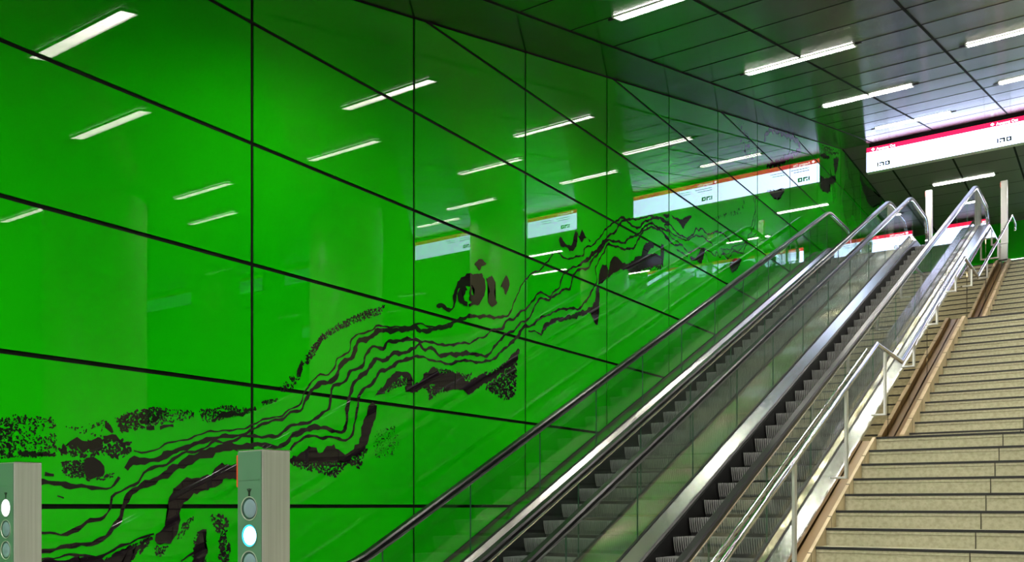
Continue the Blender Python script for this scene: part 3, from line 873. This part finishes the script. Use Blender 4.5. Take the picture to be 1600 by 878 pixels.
# ------------------------------------------------------------------ signal posts
def signal_post(x, y, z0, lit, label, n_lens=4, back=False):
    t = thing('signal_post', label, 'signal post', (x, y, z0), 'escalator signal posts')
    w, h = 0.13, 1.745
    ps = 1 if back else -1
    if back: t.rotation_euler = (0, 0, math.pi)
    bm = bmesh.new(); box(bm, -w / 2, w / 2, -w / 2 + 0.004, w / 2, 0, h, 0, 0.004)
    obj('post_body', bm, M_STEEL, t)
    bm = bmesh.new(); box(bm, -w / 2 - 0.001, w / 2 + 0.001, -w / 2 + 0.003, w / 2 + 0.001, h, h + 0.004, 0, 0.001)
    obj('top_cap', bm, M_CHROME, t)
    # flat face, its lens recesses only painted on
    bm = bmesh.new()
    lens_z = [h - 0.205 - 0.0955 * i for i in range(n_lens)]
    yf = -w / 2 + 0.003
    box(bm, -w / 2 + 0.004, w / 2 - 0.004, yf - 0.003, yf + 0.001, 0.02, h - 0.004)
    box(bm, -w / 2 + 0.010, w / 2 - 0.014, yf - 0.0045, yf - 0.003, h - 0.105, h - 0.101)
    obj('signal_face', bm, M_FACE, t)
    for i, lz in enumerate(lens_z):
        bm = bmesh.new()
        seg = 28
        ro, ri = 0.043, 0.039
        A = []
        for (r, d) in ((ro, 0.003), (ro, 0.005), (ri + 0.001, 0.005), (ri, 0.0035)):
            A.append([bm.verts.new((r * math.cos(6.2832 * k / seg), yf - d, lz + r * math.sin(6.2832 * k / seg))) for k in range(seg)])
        for a, c in zip(A, A[1:]):
            for k in range(seg):
                bm.faces.new((a[k], a[(k + 1) % seg], c[(k + 1) % seg], c[k]))
        obj('lens_ring', bm, M_STEEL if not lit == i else M_FACE, t, True)
        bm = bmesh.new()
        back, front = ((M_LENS_CYAN, M_LENS_ON) if lit == 1 else (M_LENS_WHITE, M_LENS_WHITE)) if lit == i else (M_LENS_SHADE, M_LENS_OFF)
        def disc(bm, r0, cx, d0):
            P = []
            for (r, d) in ((r0, d0), (r0 * 0.88, d0 + 0.0012), (r0 * 0.5, d0 + 0.002)):
                P.append([bm.verts.new((cx + r * math.cos(6.2832 * k / seg), yf - d, lz + r * 1.0 * math.sin(6.2832 * k / seg))) for k in range(seg)])
            for a, c in zip(P, P[1:]):
                for k in range(seg):
                    bm.faces.new((a[k], a[(k + 1) % seg], c[(k + 1) % seg], c[k]))
            bm.faces.new(P[-1])
        disc(bm, 0.0388, 0.0, 0.0034)
        o = obj('lens', bm, back, t, True)
        bm = bmesh.new(); disc(bm, 0.0325, 0.0055, 0.0050)
        obj('lens_core', bm, front, o, True)
        o['label'] = 'glowing round signal lens' if lit == i else 'dark round signal lens'
    # small black hand-shaped pictogram
    bm = bmesh.new()
    pz = h - 0.15
    yy0, yy1 = yf - 0.0042, yf - 0.003
    def bar(xa, za, xb, zb, wd):
        dx, dz = xb - xa, zb - za; l = math.hypot(dx, dz); nx, nz = -dz / l * wd, dx / l * wd
        q = [(xa + nx, za + nz), (xb + nx, zb + nz), (xb - nx, zb - nz), (xa - nx, za - nz)]
        a = [bm.verts.new((p[0], yy0, p[1])) for p in q]; c = [bm.verts.new((p[0], yy1, p[1])) for p in q]
        bm.faces.new(a); bm.faces.new(list(reversed(c)))
        for i in range(4): bm.faces.new((a[i], c[i], c[(i + 1) % 4], a[(i + 1) % 4]))
    bar(0, pz - 0.016, 0, pz + 0.002, 0.004); bar(0, pz, 0, pz + 0.016, 0.0022); bar(0, pz, 0.010, pz + 0.014, 0.0022); bar(0, pz, -0.010, pz + 0.014, 0.0022)
    obj('pictogram', bm, M_BLACK, t)
    bm = bmesh.new(); box(bm, *sorted((ps * (w / 2 + 0.012), ps * (w / 2 - 0.002))), -w / 2 + 0.006, w / 2 - 0.006, h - 0.13, h - 0.015, 0, 0.003)
    o = obj('side_plate', bm, M_REDPLATE, t); o['label'] = 'red plate on the left side of the post'
    bm = bmesh.new(); box(bm, -w / 2 - 0.02, w / 2 + 0.02, -w / 2 - 0.02, w / 2 + 0.02, 0, 0.012, 0, 0.003)
    obj('base_plate', bm, M_STEEL, t)
    return t
signal_post(-2.565, 2.215, 0, 1, 'brushed steel signal post with its second lens lit blue-white, before the green wall')
signal_post(-4.212, 2.215, 0, 0, 'brushed steel signal post with its top lens lit white, at the left picture edge')
signal_post(-3.80, 22.68, Z_UP, -1, 'small distant signal post on the upper landing, between the two escalators', 3, True)
signal_post(-2.305, 22.95, Z_UP, -1, 'small distant signal post on the upper landing, at the top of the stone stairs', 3, True)

# ------------------------------------------------------------------ ceiling lights
LW, LL = 0.092, 0.725
def light_parts():
    parts = []
    bm = bmesh.new()
    for s in (-1, 1):
        box(bm, -LL, LL, s * LW - 0.008, s * LW + 0.008, -0.020, 0.0)
        box(bm, s * (LL + 0.01) - 0.01, s * (LL + 0.01) + 0.01, -LW - 0.008, LW + 0.008, -0.020, 0.0)
    me = bpy.data.meshes.new('housing'); bmesh.ops.recalc_face_normals(bm, faces=bm.faces); bm.to_mesh(me); bm.free(); me.materials.append(M_LAMPFRAME)
    parts.append(('housing', me))
    bm = bmesh.new(); box(bm, -LL, LL, -LW + 0.008, LW - 0.008, -0.006, 0.004)
    me = bpy.data.meshes.new('diffuser'); bmesh.ops.recalc_face_normals(bm, faces=bm.faces); bm.to_mesh(me); bm.free(); me.materials.append(M_LAMP)
    parts.append(('diffuser', me))
    bm = bmesh.new()
    n = 36
    for i in range(n):
        x = -LL + (i + 0.5) * 2 * LL / n
        box(bm, x - 0.0025, x + 0.0025, -LW + 0.009, LW - 0.009, -0.019, -0.006)
    me = bpy.data.meshes.new('louvre'); bmesh.ops.recalc_face_normals(bm, faces=bm.faces); bm.to_mesh(me); bm.free(); me.materials.append(M_LOUVRE)
    parts.append(('louvre', me))
    bm = bmesh.new()
    for s in (-1, 1):
        box(bm, s * (LL + 0.06) - 0.045, s * (LL + 0.06) + 0.045, -0.018, 0.018, -0.010, 0.0)
    me = bpy.data.meshes.new('end_bracket'); bmesh.ops.recalc_face_normals(bm, faces=bm.faces); bm.to_mesh(me); bm.free(); me.materials.append(M_BLACK)
    parts.append(('end_bracket', me))
    return parts
M_LAMPFRAME = pbr('lamp_housing', (0.75, 0.75, 0.72), 0.4, 0.5)
M_LOUVRE = pbr('lamp_louvre', (0.45, 0.45, 0.42), 0.4, 0.3)
LP = light_parts()
def ceiling_light(x, y, label):
    t = thing('ceiling_light', label, 'ceiling light', (x, y, ceil_z(y) - 0.002), 'recessed strip lights in the ceiling')
    t.rotation_euler = (math.atan(K_CEIL) if yk < y < Y_BREAK else 0, 0, 0)
    for n, me in LP:
        link(n, me, None, t)
CA, CB = -3.77, -1.20
row = {8.6: 'strip light at the top edge, cut by the picture edge, nearest the viewer',
       12.62: 'strip light second from the viewer in the row above the escalators',
       16.58: 'strip light third from the viewer in the row above the escalators',
       20.62: 'pale strip light just before the red and white hanging sign'}
for y in (0.6, 4.6, 8.66, 12.64, 16.58, 20.6):
    key = min(row, key=lambda k: abs(k - y))
    lab = row[key] if abs(key - y) < 0.3 else ('strip light mirrored large at the upper left of the green wall' if y > 4 else 'strip light over the lower hall, in the row above the escalators')
    ceiling_light(CA, y, lab)
for y, lab in ((-1.5, 'strip light over the lower hall, above the signal posts'), (2.5, 'strip light over the foot of the stairs'), (6.5, 'strip light mirrored below the largest reflection in the green wall'),
               (10.5, 'strip light above the middle of the first stair flight'), (14.5, 'strip light at the right picture edge, the upper one'), (18.42, 'strip light at the right picture edge, just above the hanging sign')):
    ceiling_light(CB, y, lab)
WORDS = ('lowest', 'middle', 'highest')
for cx, ys, nm in ((2.15, (2.4, 10.4, 18.4), 'above the parapet right of the stairs'), (4.7, (8.6, 12.6, 20.3), 'beyond the round columns')):
    for i, yy in enumerate(ys):
        ceiling_light(cx, yy, '%s strip light of the short row %s' % (WORDS[i], nm))
ceiling_light(-3.64, 26.7, 'strip light in the dark level ceiling beyond the hanging sign')
ceiling_light(-1.25, 28.8, 'strip light in the level ceiling above the top of the stairs')
ceiling_light(3.5, 30.6, 'strip light in the level ceiling close to the green end wall')
ceiling_light(CA, -3.4, 'added unseen strip light in the level ceiling of the lower hall, nearest the green wall')  # added behind the camera to brighten the signal posts
ceiling_light(2.15, -3.4, 'added unseen strip light in the level ceiling of the lower hall, right of the viewer')  # out of view, also added for more light on the posts
ceiling_light(5.1, 26.55, 'strip light in the level ceiling at the far right, nearer of two')
ceiling_light(6.2, 28.7, 'strip light in the level ceiling at the far right, farther of two')

# ------------------------------------------------------------------ hanging signs
def text_mesh(s, size):
    cu = bpy.data.curves.new('lettering', 'FONT')
    cu.body = s; cu.size = size; cu.extrude = 0.002
    o = bpy.data.objects.new('tmp_text', cu); COL.objects.link(o)
    bpy.context.view_layer.update()
    me = bpy.data.meshes.new_from_object(o.evaluated_get(bpy.context.evaluated_depsgraph_get()))
    bpy.data.objects.remove(o); bpy.data.curves.remove(cu)
    return me
def hanging_sign(x0, x1, y, n, label):
    zc = ceil_z(y)
    t = thing('hanging_sign', label, 'sign', ((x0 + x1) / 2, y, zc), 'illuminated red and white signs under the ceiling')
    O = Vector(t.location)
    zt, zr, zb = Z_TOP - 0.10, Z_TOP - 0.215, Z_TOP - 0.685
    bm = bmesh.new(); box(bm, x0, x1, y, y + 0.16, zb, zt, 0, 0.004); bmesh.ops.translate(bm, verts=bm.verts, vec=-O)
    obj('casing', bm, M_STEEL, t)
    bm = bmesh.new(); box(bm, x0 + 0.05, x1 - 0.05, y + 0.05, y + 0.11, zt, zc + 0.02); bmesh.ops.translate(bm, verts=bm.verts, vec=-O)
    obj('hanger', bm, M_BLACK, t)
    pw = (x1 - x0) / n
    for i in range(n):
        a, c = x0 + pw * i, x0 + pw * (i + 1)
        bm = bmesh.new(); box(bm, a + 0.004, c - 0.004, y - 0.010, y, zb + 0.008, zr); bmesh.ops.translate(bm, verts=bm.verts, vec=-O)
        pan = obj('white_panel', bm, M_SIGNW, t)
        bm = bmesh.new(); box(bm, a + 0.002, c - 0.002, y - 0.010, y, zr, zt - 0.006); bmesh.ops.translate(bm, verts=bm.verts, vec=-O)
        red = obj('red_band', bm, M_SIGNR, t)
        me = text_mesh('Ausgang Ost', 0.082)
        me.transform(Matrix.Translation(Vector((a + 0.225, y - 0.012, zr + 0.022)) - O) @ Matrix.Rotation(math.pi / 2, 4, 'X'))
        link('lettering', me, M_SIGNT, red)
        bm = bmesh.new()
        q = [(0.04, 0), (0, 0.036), (-0.04, 0), (0, -0.036)]
        va = [bm.verts.new((a + 0.15 + p[0], y - 0.014, zr + 0.056 + p[1])) for p in q]; vb = [bm.verts.new((a + 0.15 + p[0], y - 0.010, zr + 0.056 + p[1])) for p in q]
        bm.faces.new(va); bm.faces.new(list(reversed(vb)))
        for k in range(4): bm.faces.new((va[k], vb[k], vb[(k + 1) % 4], va[(k + 1) % 4]))
        bmesh.ops.translate(bm, verts=bm.verts, vec=-O); obj('diamond', bm, M_SIGNT, red)
        # faint lines of print, top left
        bm = bmesh.new()
        for (dx, ln) in ((0.25, 0.42), (0.86, 0.34)):
            for r in range(2):
                x = a + dx
                while x < a + dx + ln - 0.04 * r:
                    wdt = R.uniform(0.02, 0.07)
                    box(bm, x, x + wdt, y - 0.0112, y - 0.010, zr - 0.075 - 0.06 * r, zr - 0.058 - 0.06 * r); x += wdt + 0.014
        bmesh.ops.translate(bm, verts=bm.verts, vec=-O); o = obj('small_print', bm, M_SIGNG, pan); o['kind'] = 'stuff'
        # pictograms, bottom left
        bm = bmesh.new()
        px = a + 0.24
        for (u0, u1, v0, v1) in ((0.0, 0.03, 0.09, 0.19), (0.05, 0.16, 0.155, 0.19), (0.125, 0.16, 0.09, 0.155), (0.05, 0.085, 0.09, 0.13), (0.18, 0.29, 0.09, 0.12), (0.18, 0.29, 0.16, 0.19), (0.18, 0.21, 0.12, 0.16), (0.25, 0.29, 0.12, 0.16)):
            box(bm, px + u0, px + u1, y - 0.012, y - 0.010, zb + v0, zb + v1)
        bmesh.ops.translate(bm, verts=bm.verts, vec=-O); obj('pictograms', bm, M_SIGNI, pan)
    return t
hanging_sign(-5.2, -0.15, Y_BREAK - 0.01, 2, 'long illuminated hanging sign, white with a red band, above the escalator tops')
hanging_sign(1.65, 4.0, Y_BREAK - 0.01, 1, 'shorter white and red sign right of the stairs, mirrored mid-height in the green wall')
hanging_sign(5.2, 7.7, Y_BREAK - 0.01, 1, 'white and red sign at the far right, mirrored leftmost in the green wall')
hanging_sign(-2.0, 3.05, 30.4, 2, 'white and red sign deep on the upper landing, mirrored in the escalator glass')

# ------------------------------------------------------------------ round columns out on the right
def column(x, y, z0, r, label):
    zc = ceil_z(y)
    t = thing('column', label, 'column', (x, y, z0), 'round columns beyond the stairs')
    for n, prof, m in (('shaft', [(r, 0.12), (r, zc - z0 - 0.02)], M_COLUMN), ('foot_ring', [(r + 0.012, 0.0), (r + 0.012, 0.13)], M_STEEL)):
        bm = bmesh.new()
        seg = 40
        rings = [[bm.verts.new((rr * math.cos(6.2832 * k / seg), rr * math.sin(6.2832 * k / seg), zz)) for k in range(seg)] for rr, zz in prof]
        for k in range(seg):
            bm.faces.new((rings[0][k], rings[0][(k + 1) % seg], rings[1][(k + 1) % seg], rings[1][k]))
        bm.faces.new(rings[1]); bm.faces.new(list(reversed(rings[0])))
        obj(n, bm, m, t, True)
column(3.32, 9.1, 0, 0.82, 'thick pale column nearest the lower hall, beyond the stair parapet')
column(3.32, 15.2, 0, 0.82, 'thick pale column halfway up beyond the stair parapet')
column(3.32, 21.3, 0, 0.82, 'thick pale column between the two right-hand hanging signs')
column(3.32, 27.6, Z_UP, 0.82, 'thick pale column on the upper landing right of the stairs')

# ------------------------------------------------------------------ world, camera, view
w = bpy.data.worlds.new('world'); scene.world = w; w.use_nodes = True
w.node_tree.nodes['Background'].inputs[0].default_value = (0.02, 0.022, 0.02, 1)
cam = bpy.data.cameras.new('camera'); co = bpy.data.objects.new('camera', cam); COL.objects.link(co)
co.location = (0, 0, EYE)
co.rotation_euler = (math.pi / 2, 0, TH)
cam.sensor_width = 36.0; cam.lens = 36.0 * F_PX / 1600.0
cam.shift_y = (HORIZON - 439.0) / 1600.0
cam.clip_start = 0.05; cam.clip_end = 200
scene.camera = co
scene.view_settings.view_transform = 'Standard'
scene.view_settings.look = 'None'
scene.view_settings.gamma = 1.0
scene.view_settings.use_curve_mapping = False
scene.view_settings.exposure = 0.0
scene.cycles.use_denoising = True
scene.cycles.max_bounces = 12
scene.cycles.glossy_bounces = 6
scene.cycles.diffuse_bounces = 4
scene.cycles.transparent_max_bounces = 32
scene.cycles.sample_clamp_indirect = 6.0
scene.cycles.caustics_reflective = True
